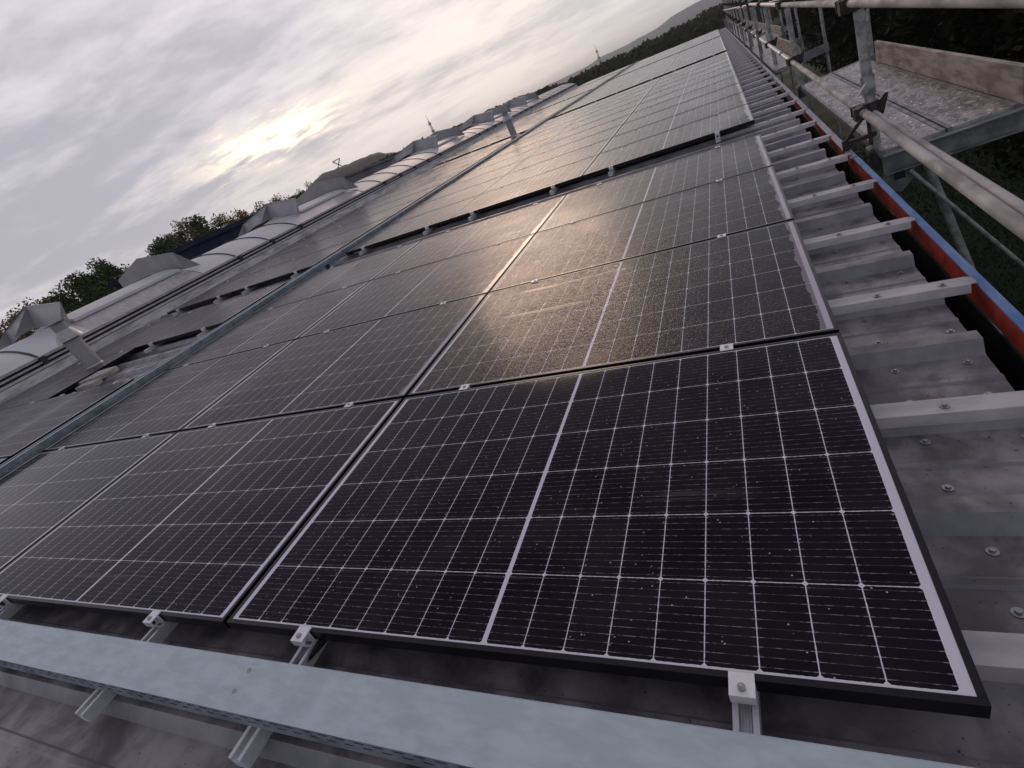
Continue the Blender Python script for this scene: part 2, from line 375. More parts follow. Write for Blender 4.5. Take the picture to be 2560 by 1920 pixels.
# zinc caps over every second rib, reaching out to the gutter rim
sm = MB()
sm.prism([(-.040, -.022), (-.031, .007), (.031, .007), (.040, -.022), (.037, -.022), (.0285, .0042), (-.0285, .0042), (-.037, -.022)], 0, -.32, .415)
sm.prism([(-.040, -.022), (-.031, .007), (.031, .007), (.040, -.022)], 0, .415, .417)
n = 7
sm.raw([(.417, -.031, .007), (.417, .031, .007), (.434, .024, .005), (.440, 0, .003), (.434, -.024, .005)], [(0, 4, 3, 2, 1)])
sme = sm.mesh('gutter_strap', M['strap'])
bolt = MB(); bolt.tube((0, 0, 0), (0, 0, .0018), .011, n=14); bolt.tube((0, 0, .0018), (0, 0, .007), .0062, .0056, n=6)
bme = bolt.mesh('screw', M['steel'])
js = 0
c = .80 - .66667 * 7
while c < YF - .2:
    s_ = obj('gutter_strap', sme, bld); s_.location = (0, c, ZR + .0015); js += 1
    if -0.3 < c < 8:
        for x in (.145, .33):
            b_ = obj('screw', bme, s_); b_.location = (x + .03 * math.sin(c * 9), -.004, .0085)
    c += .66667
ns = 0
for i in range(-2, 24):
    c = .80 + .33333 * (i - 2)
    for dyy in (.095, .250):
        for x in (.118, .300):
            if ns < 96:
                b_ = obj('screw', bme, bld); b_.location = (x + random.uniform(-.012, .012), c + dyy + random.uniform(-.01, .01), ZV + .0008); ns += 1

# ------------------------------------------------------------------ solar panels
fm = MB(); H = .035; lw = .0125
def lip(x0, x1, y0, y1, ax):
    c = .0009
    fm.box(x0, x1, y0, y1, -H, -c)
    # chamfered lip top
    fm.raw([(x0, y0, -c), (x1, y0, -c), (x1, y1, -c), (x0, y1, -c), (x0 + c, y0 + c, 0), (x1 - c, y0 + c, 0), (x1 - c, y1 - c, 0), (x0 + c, y1 - c, 0)],
           [(4, 5, 6, 7), (0, 1, 5, 4), (1, 2, 6, 5), (2, 3, 7, 6), (3, 0, 4, 7)])
lip(-PL, 0, 0, lw, 0); lip(-PL, 0, PW - lw, PW, 0); lip(-lw, 0, lw, PW - lw, 1); lip(-PL, -PL + lw, lw, PW - lw, 1)
frame_me = fm.mesh('frame', M['frame'])
gm = MB(); gm.box(-PL + lw - .001, -lw + .001, lw - .001, PW - lw + .001, -.006, -.0016)
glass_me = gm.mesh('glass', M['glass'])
def panel(x, y, label):
    t = empty('solar_panel', label, 'solar panel', on_roof(x, y, 0), 'solar panels laid in rows on the roof')
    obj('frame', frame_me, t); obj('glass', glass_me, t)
    return t
PX = PL + GX; PY = PW + GY
BLK = [(0.0, 4), (5.36, 10), (17.65, 10), (30.0, 11)]         # right field: near edge, rows
BN = ['nearest', 'second', 'third', 'farthest']
CN = ['beside the gutter', 'in the middle column', 'beside the long cable tray']
joints = []       # (x, y, kind, text)
for bi, (yb, nr) in enumerate(BLK):
    for r in range(nr):
        for c_ in range(3):
            panel(-c_ * PX, yb + r * PY, 'black solar panel in %s row of %s right block, %s' % (ORD[r], BN[bi], CN[c_]))
    for c_ in range(3):
        for q, xo in enumerate((-.335, -1.402)):
            nm = '%s from the gutter' % ORD[c_ * 2 + q]
            joints.append((-c_ * PX + xo, yb, 'near', 'at near edge of the %s right block, %s' % (BN[bi], nm)))
            for r in range(1, nr): joints.append((-c_ * PX + xo, yb + r * PY - GY / 2, 'mid', 'below panel row %s of the %s right block, %s' % (ORD[r], BN[bi], nm)))
            joints.append((-c_ * PX + xo, yb + nr * PY - GY, 'far', 'at far edge of the %s right block, %s' % (BN[bi], nm)))
X3 = -5.715
LB = [(0.0, 2, (0, 1)), (2 * PY, 1, (1,)), (3 * PY, 1, (0, 1)), (5.2, 9, (0, 1)), (16.35, 9, (0, 1)), (27.5, 9, (0, 1)), (38.65, 4, (0, 1))]
LN = ['foreground', 'vent pipe', 'lone row', 'second', 'third', 'fourth', 'farthest']
LC = ['next to the cable tray', 'next to the rooflight']
for bi, (yb, nr, cols) in enumerate(LB):
    for r in range(nr):
        for c_ in cols:
            panel(X3 - c_ * PX, yb + r * PY, 'black solar panel in %s row of %s left block, %s' % (ORD[r], LN[bi], LC[c_]))
    for c_ in cols:
        for q, xo in enumerate((-.335, -1.402)):
            nm = '%s from the tray' % ORD[c_ * 2 + q]
            nearopen = yb > 4.7 or (c_ == 0 and bi in (2,)) or bi == 0
            faropen = bi in (2, 3, 4, 5, 6) or (bi == 0 and c_ == 0)
            if nearopen: joints.append((X3 - c_ * PX + xo, yb, 'near', 'at near edge of the %s left block, %s' % (LN[bi], nm)))
            elif bi: joints.append((X3 - c_ * PX + xo, yb - GY / 2, 'mid', 'just before the %s left block, %s' % (LN[bi], nm)))
            for r in range(1, nr): joints.append((X3 - c_ * PX + xo, yb + r * PY - GY / 2, 'mid', 'below panel row %s of the %s left block, %s' % (ORD[r], LN[bi], nm)))
            if faropen: joints.append((X3 - c_ * PX + xo, yb + nr * PY - GY, 'far', 'at far edge of the %s left block, %s' % (LN[bi], nm)))

def rail_mesh(y0, y1):
    b = MB(); z1 = -.0352; z0 = ZR + .0005
    b.prism([(-.021, z0), (.021, z0), (.021, z1), (.011, z1), (.011, z1 - .004), (.0165, z1 - .006), (.0165, z1 - .014), (-.0165, z1 - .014), (-.0165, z1 - .006), (-.011, z1 - .004), (-.011, z1), (-.021, z1)], 1, y0, y1)
    for x in (-.008, -.003, .002, .007): b.box(x - .001, x + .001, y0 + .001, y1 - .001, z1 - .014, z1 - .0115)
    return b
def clamp_mid():
    b = MB(); b.box(-.021, .021, -.0195, .0195, .0006, .0042); b.box(-.021, .021, -.0085, .0085, -.034, .0006); return b
def clamp_end():
    b = MB(); b.box(-.021, .021, -.0325, .0095, .0006, .0042)
    b.box(-.021, .021, -.0325, -.029, -.018, .0006); b.box(-.021, .021, -.0085, -.0030, -.0345, .0006)
    b.prism([(-.029, -.018), (-.0325, -.018), (-.0225, -.0335), (-.016, -.0335)], 0, -.021, .021); return b
bo = MB(); bo.tube((0, 0, .0042), (0, 0, .0095), .0068, n=12); bo.tube((0, 0, .0095), (0, 0, .0099), .0045, .0030, n=6)
bolt2 = bo.mesh('bolt', M['steel'])
me = {'mid': (rail_mesh(-.16, .16).mesh('rail', M['alu']), clamp_mid().mesh('clamp', M['alu_white'])),
      'near': (rail_mesh(-.13, .19).mesh('rail', M['alu']), clamp_end().mesh('clamp', M['alu_white'])),
      'near0': (rail_mesh(-.288, .19).mesh('rail', M['alu']), None)}
me['near0'] = (me['near0'][0], me['near'][1])
me['far'] = me['near']
camr = Vector((-0.229, -0.528, 0.965))
joints.sort(key=lambda j: (Vector((j[0], j[1], 0)) - camr).length)
protos = {}
rest = MB()
for i, (x, y, kind, txt) in enumerate(joints):
    kk = 'near0' if (kind == 'near' and y < .01) else kind
    mw = on_roof(x, y, 0)
    if kind == 'far': mw = mw @ Matrix.Rotation(math.pi, 4, 'Z')
    if i < 296:
        if kk not in protos:
            t = bpy.data.objects.new('mounting_clamp', None); COL.objects.link(t)
            obj('rail', me[kk][0], t); cl_ = obj('clamp', me[kk][1], t); b_ = obj('bolt', bolt2, cl_)
            if kind != 'mid': b_.location = (0, -.018, 0)
            protos[kk] = t
        else: t = copy_tree(protos[kk])
        t.matrix_world = mw
        tag(t, 'aluminium clamp ' + txt, 'clamp', 'aluminium clamps holding the solar panels')
    else:
        R_ = Matrix.Rotation(math.pi, 4, 'Z') if kind == 'far' else Matrix.Identity(4)
        T_ = Matrix.Translation((x, y, 0)) @ R_
        rest.box(-.021, .021, -.02, .0195, .0006, .0042, T_)
        if kind != 'mid': rest.box(-.021, .021, -.13, .1, ZR, -.0352, T_)
if rest.v:
    o = rest.build('mounting_clamp', M['alu_white']); o.matrix_world = ROOF
    tag(struct(o, 'stuff'), 'tiny pale clamps scattered over the farthest rows of solar panels', 'clamps')

# ------------------------------------------------------------------ cable trays
def slot_material():
    m, t, p, out = material('slotted_tray_side')
    u, v, w_ = t.sep(t.node('ShaderNodeTexCoord').outputs['UV'])
    row = t.m('FLOOR', t.m('DIVIDE', v, .018)); uo = t.m('ADD', u, t.m('MULTIPLY', row, .0135))
    a_ = t.m('ABSOLUTE', t.m('SUBTRACT', t.m('FRACT', t.m('DIVIDE', uo, .05)), .5))
    b_ = t.m('ABSOLUTE', t.m('SUBTRACT', t.m('FRACT', t.m('DIVIDE', v, .018)), .5))
    hole = t.m('MULTIPLY', t.m('LESS_THAN', a_, .26), t.m('LESS_THAN', b_, .13))
    hole = t.m('MULTIPLY', hole, t.m('MULTIPLY', t.m('GREATER_THAN', v, .014), t.m('LESS_THAN', v, .052)))
    c = t.mix(t.ramp(t.noise(t.node('ShaderNodeNewGeometry').outputs['Position'], 12, 4), .35, .65), rgb(.19, .22, .26), rgb(.33, .36, .40))  # lid steel darkened: shade of the upright walls put into the colour
    t.put(p.inputs['Base Color'], c); p.inputs['Metallic'].default_value = .3; p.inputs['Roughness'].default_value = .45
    tr = t.node('ShaderNodeBsdfTransparent'); mx = t.node('ShaderNodeMixShader'); t.put(mx.inputs[0], hole)
    t.l.new(p.outputs[0], mx.inputs[1]); t.l.new(tr.outputs[0], mx.inputs[2]); t.l.new(mx.outputs[0], out.inputs[0])
    return m
M['slots'] = slot_material()
def side_sheet(name, parent, p0, p1, h0, h1, axis):
    # thin slotted wall from p0 to p1 (along x or y), height h0..h1, with UVs in metres
    me_ = bpy.data.meshes.new(name)
    (x0, y0), (x1, y1) = p0, p1
    me_.from_pydata([(x0, y0, h0), (x1, y1, h0), (x1, y1, h1), (x0, y0, h1)], [], [(0, 1, 2, 3)])
    uv = me_.uv_layers.new(name='UVMap'); L = math.hypot(x1 - x0, y1 - y0)
    for i, q in enumerate(((0, 0), (L, 0), (L, h1 - h0), (0, h1 - h0))): uv.data[i].uv = q
    me_.materials.append(M['slots']); return obj(name, me_, parent)
tr1 = empty('cable_tray', 'wide pale galvanised cable tray lid running across the foreground below the front panels', 'cable tray', on_roof())
b = MB(); b.box(-5.1, .33, -.222, -.098, .022, .0235)
b.box(-5.1, .33, -.0985, -.097, .004, .0235); b.build('lid', M['galv'], tr1)
side_sheet('slotted_side', tr1, (-5.1, -.221), (.33, -.221), -.036, .022, 0)
side_sheet('slotted_side', tr1, (-5.1, -.0995), (.33, -.0995), -.036, .022, 0)
b = MB(); b.box(-5.1, .33, -.2195, -.101, -.0355, -.034); b.build('tray_floor', M['galv'], tr1)
rv = MB(); rv.tube((0, 0, 0), (0, 0, .0022), .0066, .0052, n=14); rvm = rv.mesh('rivet', M['steel'])
for x, y in ((-1.467, -.127), (-1.468, -.178), (-3.6, -.127), (-3.6, -.178)):
    r_ = obj('rivet', rvm, tr1); r_.location = (x, y, .0235)
tr2 = empty('cable_tray', 'long narrow slotted steel cable tray running away up the roof between the panel fields', 'cable tray', on_roof())
b = MB()
for x0, x1 in ((-5.262, -5.245), (-5.340, -5.323)): b.box(x0, x1, -.095, 43.2, .048, .050)
b.box(-5.323, -5.262, -.095, 43.2, .041, .043)
b.build('lid', M['galv'], tr2)
side_sheet('slotted_side', tr2, (-5.245, -.095), (-5.245, 43.2), -.036, .048, 1)
side_sheet('slotted_side', tr2, (-5.340, -.095), (-5.340, 43.2), -.036, .048, 1)
b = MB(); b.box(-5.338, -5.247, -.095, 43.2, -.0355, -.034); b.build('tray_floor', M['galv'], tr2)
br = MB(); br.box(-.009, .011, -.03, .03, -.075, -.002); br.box(-.09, .011, -.012, .012, -.075, -.06); brm = br.mesh('tray_bracket', M['black'])
y = .9
nb_ = 0
while y < 42 and nb_ < 60:
    q = obj('tray_bracket', brm, tr2); q.location = (-5.232, y, 0); y += .577; nb_ += 1
# conduit coming out from under the lid
cd = MB()
pts = [(-1.452, -.16, -.056), (-1.438, -.10, -.050), (-1.424, -.03, -.050), (-1.412, .04, -.056), (-1.36, .16, -.062), (-1.2, .3, -.065)]
for p_, q_ in zip(pts[:-1], pts[1:]):
    p_ = Vector(p_) + Vector((.035, 0, 0)); q_ = Vector(q_) + Vector((.035, 0, 0)); L_ = (q_ - p_).length; m_ = max(2, int(L_ / .005))
    for i in range(m_):
        a0 = p_.lerp(q_, i / m_); a1 = p_.lerp(q_, (i + .5) / m_); a2 = p_.lerp(q_, (i + 1) / m_)
        cd.tube(a0, a1, .0135, n=12, caps=False); cd.tube(a1, a2, .0118, n=12, caps=False)
o = cd.build('cable_conduit', M['black']); o.matrix_world = ROOF; tag(o, 'black corrugated conduit slipping from under the tray lid beside a front clamp', 'conduit')
# ------------------------------------------------------------------ barrel rooflight along the ridge
XR, XL, RISE = -9.95, -12.85, .385
def arc(n=18, lift=0.0, x0=XR, x1=XL):
    out = []
    for i in range(n + 1):
        t = i / n; x = XR + (XL - XR) * t; zb = .22 + (-.04 - .22) * t
        if x > x0 + 1e-6 or x < x1 - 1e-6: continue
        out.append((x, zb + RISE * (1 - (2 * t - 1) ** 2) ** .85 + lift))
    return out
sk = empty('barrel_rooflight', 'long opal barrel vault rooflight on a grey kerb along the roof ridge', 'rooflight', on_roof())
YA, YB = -3.0, 43.0
b = MB(); b.prism([(-9.80, ZV - .05), (-9.76, ZV - .05), (-9.80, .052), (-9.85, .056), (-9.85, .045)], 1, YA, YB)
b.build('kerb', M['kerb'], sk)
b = MB(); b.prism([(-9.96, .062), (-9.845, .066), (-9.85, .100), (-9.96, .104)], 1, YA, YB); b.build('kerb_trim', M['strap'], sk)
b = MB(); b.box(-12.9, -12.8, YA, YB, -.75, -.06); b.build('kerb', M['kerb'], sk)
b = MB(); b.box(-12.8, -9.84, YB - .03, YB, -.4, .13)
ar = arc(); b.prism([(x, z - .002) for x, z in ar] + [(XL, -.1), (XR, .1)], 1, YB - .03, YB + .0); b.build('end_cap', M['deflector'], sk)
b = MB(); b.box(-9.91, -9.865, YA, YB, .136, .164); b.build('kerb_rail', M['strap'], sk)
b = MB(); b.box(-9.955, -9.905, YA, YB, .196, .236); b.build('kerb_rail', M['strap'], sk)
b = MB(); b.box(-9.98, -9.945, YA, YB, .045, .21); b.build('kerb_seal', M['black'], sk)
vents = [(4.45, 6.85), (10.6, 12.95), (19.3, 21.5), (25.9, 28.2), (31.6, 33.8)]
def skin(y0, y1, lift, th, n=18, x0=XR, x1=XL):
    a1 = arc(n, lift, x0, x1); b = MB()
    v = []; m_ = len(a1)
    for y in (y0, y1):
        for (x, z) in a1: v.append((x, y, z))
    b.raw(v, [(i, i + 1, m_ + i + 1, m_ + i) for i in range(m_ - 1)], True)
    if th:
        b.raw([(x, y, z - dz) for y in (y0, y1) for dz in (0, th) for (x, z) in a1],
              [(i, i + 1, m_ + i + 1, m_ + i) for i in range(m_ - 1)] + [(2 * m_ + i, 2 * m_ + i + 1, 3 * m_ + i + 1, 3 * m_ + i) for i in range(m_ - 1)] + [(0, m_, 3 * m_, 2 * m_)])
    return b
BAY = 1.046
y = 3.575 - 6 * BAY
bays = []
while y < YB - .02:
    bays.append(y); y += BAY
barm = None
for y in bays:
    if not any(v0 - .1 < y < v1 + .1 for v0, v1 in vents):
        bb_ = MB(); a1 = arc(18, .012)
        for (xa, za), (xb_, zb_) in zip(a1[:-1], a1[1:]): bb_.box(0, 1, -.016, .016, -.012, .006, Matrix(((xb_ - xa, 0, 0, xa), (0, 1, 0, 0), (zb_ - za, 0, 1, za), (0, 0, 0, 1))))
        bb_.box(-9.97, -9.83, -.035, .035, .12, .225)
        if barm is None: barm = bb_.mesh('glazing_bar', M['bar'])
        q = obj('glazing_bar', barm, sk); q.location = (0, y, 0)
    y1 = min(y + BAY, YB - .03)
    segs = [(y, y1)]
    for v0, v1 in vents:
        new = []
        for s0_, s1_ in segs:
            if s1_ <= v0 or s0_ >= v1: new.append((s0_, s1_)); continue
            if s0_ < v0: new.append((s0_, v0))
            if s1_ > v1: new.append((v1, s1_))
        segs = new
    for s0_, s1_ in segs:
        if s1_ - s0_ > .05: skin(s0_ + .002, s1_ - .002, 0, 0).build('glazing_panel', M['vault'], sk)
def deflector(y, sgn, parent):
    b = MB(); T = .004
    out = [(-10.30, .79), (-10.37, .42), (-10.9, .50), (-11.42, .555), (-12.0, .53), (-12.5, .42), (-12.42, .68), (-11.34, .93)]
    lean = lambda z: .18 * (z - .4) * -sgn
    fr = [(x, lean(z), z) for x, z in out]; n_ = len(fr)
    b.raw([(x, yy, z) for x, yy, z in fr] + [(x, yy + T, z) for x, yy, z in fr],
          [tuple(range(n_)), tuple(range(2 * n_ - 1, n_ - 1, -1))] + [(i, n_ + i, n_ + (i + 1) % n_, (i + 1) % n_) for i in range(n_)])
    def tri(a_, b_, c_, d=(.004, 0, 0)):
        A, B_, C_ = Vector(a_), Vector(b_), Vector(c_); Dv = Vector(d)
        b.raw([A, B_, C_, A + Dv, B_ + Dv, C_ + Dv], [(0, 1, 2), (5, 4, 3), (0, 3, 4, 1), (1, 4, 5, 2), (2, 5, 3, 0)])
    s = sgn
    tri((-10.30, lean(.79), .79), (-10.37, lean(.42), .42), (-10.24, .27 * s, .37))
    tri((-11.34, lean(.90), .90), (-11.42, lean(.56), .56), (-11.42, .34 * s, .54))
    tri((-12.42, lean(.68), .68), (-12.5, lean(.42), .42), (-12.5, .34 * s, .40))
    # folded top edge
    for (xa, za), (xb_, zb_) in (((-10.30, .79), (-11.34, .93)), ((-11.34, .93), (-12.42, .68))):
        ya, yb_ = lean(za), lean(zb_)
        b.raw([(xa, ya, za), (xb_, yb_, zb_), (xb_, yb_ + .035 * s, zb_ - .006), (xa, ya + .035 * s, za - .006)], [(0, 1, 2, 3)])
    o = b.build('wind_deflector', M['deflector'], parent); o.location = (0, y, 0); return o
for v0, v1 in vents:
    f_ = skin(v0 + .12, v1 - .06, .062, .05, 18, -10.36, -12.5).build('vent_flap', M['vault'], sk)
    hb = MB()
    hb.box(-10.475, -10.43, v0 + .1, v1 - .04, .375, .40); hb.build('flap_edge', M['bar'], f_)
    skin(v0, v1, -.01, 0).build('vent_opening', M['strap'], sk)
    deflector(v0, -1, sk); deflector(v1, 1, sk)

# ------------------------------------------------------------------ vent pipes
def vent_pipe(x, y, h, label):
    up_ = Matrix.Translation(W(x, y, ZV)); t = empty('vent_pipe', label, 'vent pipe', up_)
    b = MB(); b.tube((0, 0, 0), (0, 0, h), .10, n=24); b.build('pipe', M['deflector'], t)
    b = MB(); R5 = Matrix.Rotation(rad(5), 4, 'Y'); b.box(-.24, .24, -.22, .22, .040, .046, R5); b.tube((0, 0, .04), (0, 0, .12), .15, .103, n=24, caps=False); b.build('flashing', M['strap'], t)
    b = MB(); b.tube((0, 0, h - .05), (0, 0, h + .08), .165, .095, n=24, caps=False); b.build('cowl', M['strap'], t)
    b = MB(); b.tube((0, 0, h + .0), (0, 0, h + .19), .082, n=20); b.build('neck', M['deflector'], t)
    b = MB(); b.tube((0, 0, h + .19), (0, 0, h + .198), .135, n=24); b.build('cap', M['strap'], t)
vent_pipe(-7.97, 3.18, .56, 'short pale round vent pipe with flared cowl in the gap between the left panels')
vent_pipe(-6.12, 16.05, .62, 'distant grey vent pipe with pointed cowl standing beside the narrow cable tray')
for (x, y, sx, sy, rz, lab) in ((-7.35, 2.80, .36, .13, .22, 'broken mossy concrete slab lying nearest the foot of the vent pipe'), (-7.05, 2.55, .30, .11, .15, 'small pale brick lying on the bare roof below the vent pipe')):
    b = MB()
    vs = [(sx * math.cos(t_) * random.uniform(.8, 1.05), sy * math.sin(t_) * random.uniform(.8, 1.1)) for t_ in [i * math.pi / 5 for i in range(10)]] if 'slab' in lab else [(-sx / 2, -sy / 2), (sx / 2, -sy / 2), (sx / 2, sy / 2), (-sx / 2, sy / 2)]
    b.prism(vs, 2, 0, .055)
    o = b.build('concrete_slab' if 'slab' in lab else 'brick', M['slab']); o.matrix_world = on_roof(x, y, ZR + .001) @ Matrix.Rotation(rz, 4, 'Z'); tag(o, lab, 'slab' if 'slab' in lab else 'brick')

# ------------------------------------------------------------------ scaffold along the eave (world upright)
sc = empty('scaffolding', 'galvanised tube scaffolding with plank deck standing along the gutter side of the roof', 'scaffolding', Matrix.Identity(4))
XI, XO, GZ = .60, 1.27, -7.5
ys = [3.66, 7.32] + [10.4 + 3.07 * i for i in range(11)]
R_T = .029
def coupler(par, x, y, z, big=True):
    b = MB(); b.tube((x, y, z - .045), (x, y, z + .045), R_T + .014, n=14)
    b.box(x - .095, x - .02, y - .04, y + .04, z - .036, z + .036)
    b.tube((x - .055, y - .045, z), (x - .055, y + .045, z), R_T + .012, n=12)
    b.prism([(x + .02, z - .075), (x + .06, z - .05), (x + .095, z + .06), (x + .075, z + .065), (x + .015, z + .01)], 1, y - .012, y + .012)
    b.box(x - .10, x - .04, y + .05, y + .065, z - .02, z + .04)
    return b.build('coupler', M['iron'], par)
for i, y in enumerate(ys):
    b = MB(); b.tube((XI, y, -.30), (XI, y, 1.95), R_T, n=16); s1 = b.build('standard', M['tube'], sc)
    coupler(s1, XI, y, .01 + .016 * y); coupler(s1, XI, y, .64 + .0125 * y)
    b = MB(); b.tube((XI, y, -.30), (XI, y, -.16), .042, n=16); b.box(XI - .05, XI + .05, y - .05, y + .05, -.19, -.165); b.build('collar', M['beam'], s1)
    b = MB(); xo = XO + .05 if i else XO + .30
    b.tube((xo, y, GZ), (xo, y, 1.6), .024, n=12); b.build('standard', M['tube'], sc)
    b = MB(); b.box(XI, XO + .08, y - .06, y - .055, -.285, -.16); b.box(XI, XO + .08, y - .055, y - .0, -.175, -.165); b.box(XI, XO + .08, y - .055, y - .0, -.285, -.275); b.build('transom', M['beam'], sc)
    if i > 1:
        b = MB(); b.tube((.45, y + .8, -.28), (.47, y + .8, .42), .02, n=10); b.tube((.45, y + .8, .30), (XI, y + .8, .33), .018, n=8); b.build('tie_post', M['beam'], sc)
# first, nearest bay detail
b = MB(); b.prism([(XI - .03, -.285), (XI + .13, -.285), (XI + .135, -.36), (XI + .06, -.43), (XI - .03, -.40)], 1, 3.42 - .006, 3.42)
b.build('gusset_plate', M['beam'], sc)
b = MB(); b.box(XI + .028, XI + .082, 3.405, 3.413, -.345, -.298); b.build('gusset_opening', M['black'], sc)
b = MB(); b.box(.575, XO + .02, 3.40, 3.412, -.285, -.163); b.box(.575, XO + .02, 3.35, 3.40, -.17, -.163); b.box(.575, XO + .02, 3.36, 3.40, -.285, -.278); b.build('end_beam', M['beam'], sc)
b = MB(); b.tube((.79, 3.44, -.27), (1.09, 3.44, -1.6), .024, n=12); b.tube((1.09, 3.44, -1.6), (2.42, 3.44, -7.5), .024, n=12); b.build('brace', M['tube'], sc)
b = MB(); b.tube((.70, 3.38, -.30), (1.75, 3.38, -1.98), .012, n=10); b.build('brace', M['tube'], sc)
b = MB()
b.tube((.435, 3.6, -.30), (.430, 3.6, -.05), .019, n=12); b.box(.42, XI, 3.588, 3.612, -.085, -.06)
b.tube((.430, 3.6, -.06), (.566, 3.6, .075), .012, n=8); b.tube((.566, 3.6, .075), (.566, 3.6, -.13), .011, n=8)
b.build('wall_tie', M['iron'], sc)
b = MB(); b.prism([(.535, .185), (.575, .235), (.625, .245), (.625, .20), (.58, .18)], 1, 3.60, 3.625); b.tube((XI, 3.66, .16), (XI, 3.66, .27), R_T + .008, n=16); b.build('wedge_collar', M['tube'], sc)
# guard rails with a small slope, overlapping at the couplers
def rail(x, pts, r, mat, name='guardrail'):
    b = MB()
    for p_, q_ in zip(pts[:-1], pts[1:]): b.tube((x, p_[0], p_[1]), (x, q_[0], q_[1]), r, n=14)
    return b.build(name, mat, sc)
rail(.555, [(-1.5, -.03), (3.55, .068)], .0245, M['tube_worn']); rail(.552, [(3.60, .07), (7.25, .125)], .024, M['tube_worn'])
rail(.553, [(7.35, .128), (8.3, .14)], .024, M['strap']); rail(.553, [(8.5, .145), (13.9, .235)], .025, M['strap'])
rail(.605, [(-1.5, .0), (3.9, .045)], .020, M['tube_worn'])
rail(.56, [(-1.5, .645), (7.25, .725)], .023, M['tube_worn']); rail(.56, [(7.35, .728), (14.2, .82)], .026, M['strap'])
rail(.56, [(14.3, .25), (43, .30)], .020, M['strap']); rail(.56, [(14.3, .80), (43, .85)], .020, M['strap'])
rail(1.30, [(6.3, .60), (22.6, .56), (43, .56)], .013, M['strap']); rail(1.30, [(14, 1.0), (43, 1.05)], .014, M['strap'])
# decks
def deck(x0, x1, y0, y1, z, parts=2):
    wd = (x1 - x0) / parts
    for i in range(parts):
        a0 = x0 + i * wd + .006; a1 = x0 + (i + 1) * wd - .006
        b = MB(); b.box(a0, a1, y0, y1, z - .045, z - .002)
        b.box(a0, a0 + .022, y0, y1, z - .002, z + .006); b.box(a1 - .022, a1, y0, y1, z - .002, z + .006)
        p_ = b.build('deck_frame', M['beam'], sc)
        t_ = MB(); t_.box(a0 + .024, a1 - .024, y0 + .012, y1 - .012, z - .002, z + .002); t_.build('deck_surface', M['deck'], p_)
        c_ = MB(); c_.box(a0 + .02, a1 - .02, y0 - .002, y0 + .012, z - .04, z + .004); c_.build('deck_end', M['tube'], p_)
deck(.575, 1.225, 3.42, 7.15, -.15); deck(.50, .85, 9.6, 12.6, -.15, 1); deck(.50, .85, 12.65, 15.7, -.15, 1)
deck(.52, 1.22, 15.8, 18.8, -.15); deck(.52, 1.22, 18.9, 21.9, -.15); deck(.52, 1.22, 22.0, 42.5, -.15)
b = MB(); b.box(1.225, 1.255, 3.38, 6.65, -.145, .048); b.build('toe_board', M['wood'], sc)
b = MB(); b.box(.86, .89, 9.9, 15.6, -.145, .06); b.build('toe_board', M['wood'], sc)
b = MB(); b.box(1.22, 1.25, 16, 42, -.145, .02); b.build('toe_board', M['wood'], sc)

# ------------------------------------------------------------------ ground and grass
b = MB(); b.face([(-4000, -600, -7.5), (4000, -600, -7.5), (4000, 5200, -7.5), (-4000, 5200, -7.5)]); struct(b.build('ground', M['ground']))
b = MB()
rg = random.Random(5)
for i in range(42000):
    x = rg.uniform(.8, 9.5); y = rg.uniform(4, 34); h = rg.uniform(.04, .10); a_ = rg.uniform(0, 6.28); w_ = rg.uniform(.010, .026)
    dx_, dy_ = math.cos(a_) * w_, math.sin(a_) * w_; lx, ly = rg.uniform(-.08, .08), rg.uniform(-.08, .08)
    b.face([(x - dx_, y - dy_, -7.5), (x + dx_, y + dy_, -7.5), (x + lx, y + ly, -7.5 + h)])
struct(b.build('grass', M['grass']), 'stuff')

# ------------------------------------------------------------------ trees
def crown_mesh(name, mat, R, Hh, n, seed, leaf=.20, clusters=26):
    r = random.Random(seed); b = MB(); cs = []
    for i in range(clusters):
        while True:
            p_ = Vector((r.uniform(-1, 1), r.uniform(-1, 1), r.uniform(-1, 1)))
            if p_.length < 1: break
        zz = p_.z; sh = 1.0 - .45 * max(0, zz)
        cs.append((Vector((p_.x * R * sh, p_.y * R * sh, p_.z * Hh / 2)), r.uniform(.2, .36) * R))
    for i in range(n):
        c_, s_ = cs[r.randrange(len(cs))]
        d = Vector((r.gauss(0, 1), r.gauss(0, 1), r.gauss(0, 1))).normalized() * s_ * (r.random() ** .45)
        p_ = c_ + d; u = Vector((r.gauss(0, 1), r.gauss(0, 1), r.gauss(0, .6))).normalized(); v_ = u.cross(Vector((r.gauss(0, 1), r.gauss(0, 1), r.gauss(0, 1)))).normalized()
        L_ = leaf * r.uniform(.6, 1.4)
        b.raw([p_ - u * L_, p_ + v_ * L_ * .55, p_ + u * L_, p_ - v_ * L_ * .55], [(0, 1, 2, 3)])
    return b.mesh(name, mat)
def trunk_mesh(name, h, R, seed, r0=.16):
    r = random.Random(seed); b = MB(); b.tube((0, 0, 0), (.1, .05, h * .62), r0, r0 * .6, n=8); b.tube((.1, .05, h * .62), (.0, .0, h * .95), r0 * .6, r0 * .15, n=7)
    for i in range(7):
        z = h * r.uniform(.35, .8); a_ = r.uniform(0, 6.28); q = Vector((math.cos(a_) * R * .75, math.sin(a_) * R * .75, z + h * .16))
        b.tube((.05, .03, z), q, r0 * .35, r0 * .08, n=6)
    return b.mesh(name, M['bark'])
variants = {}
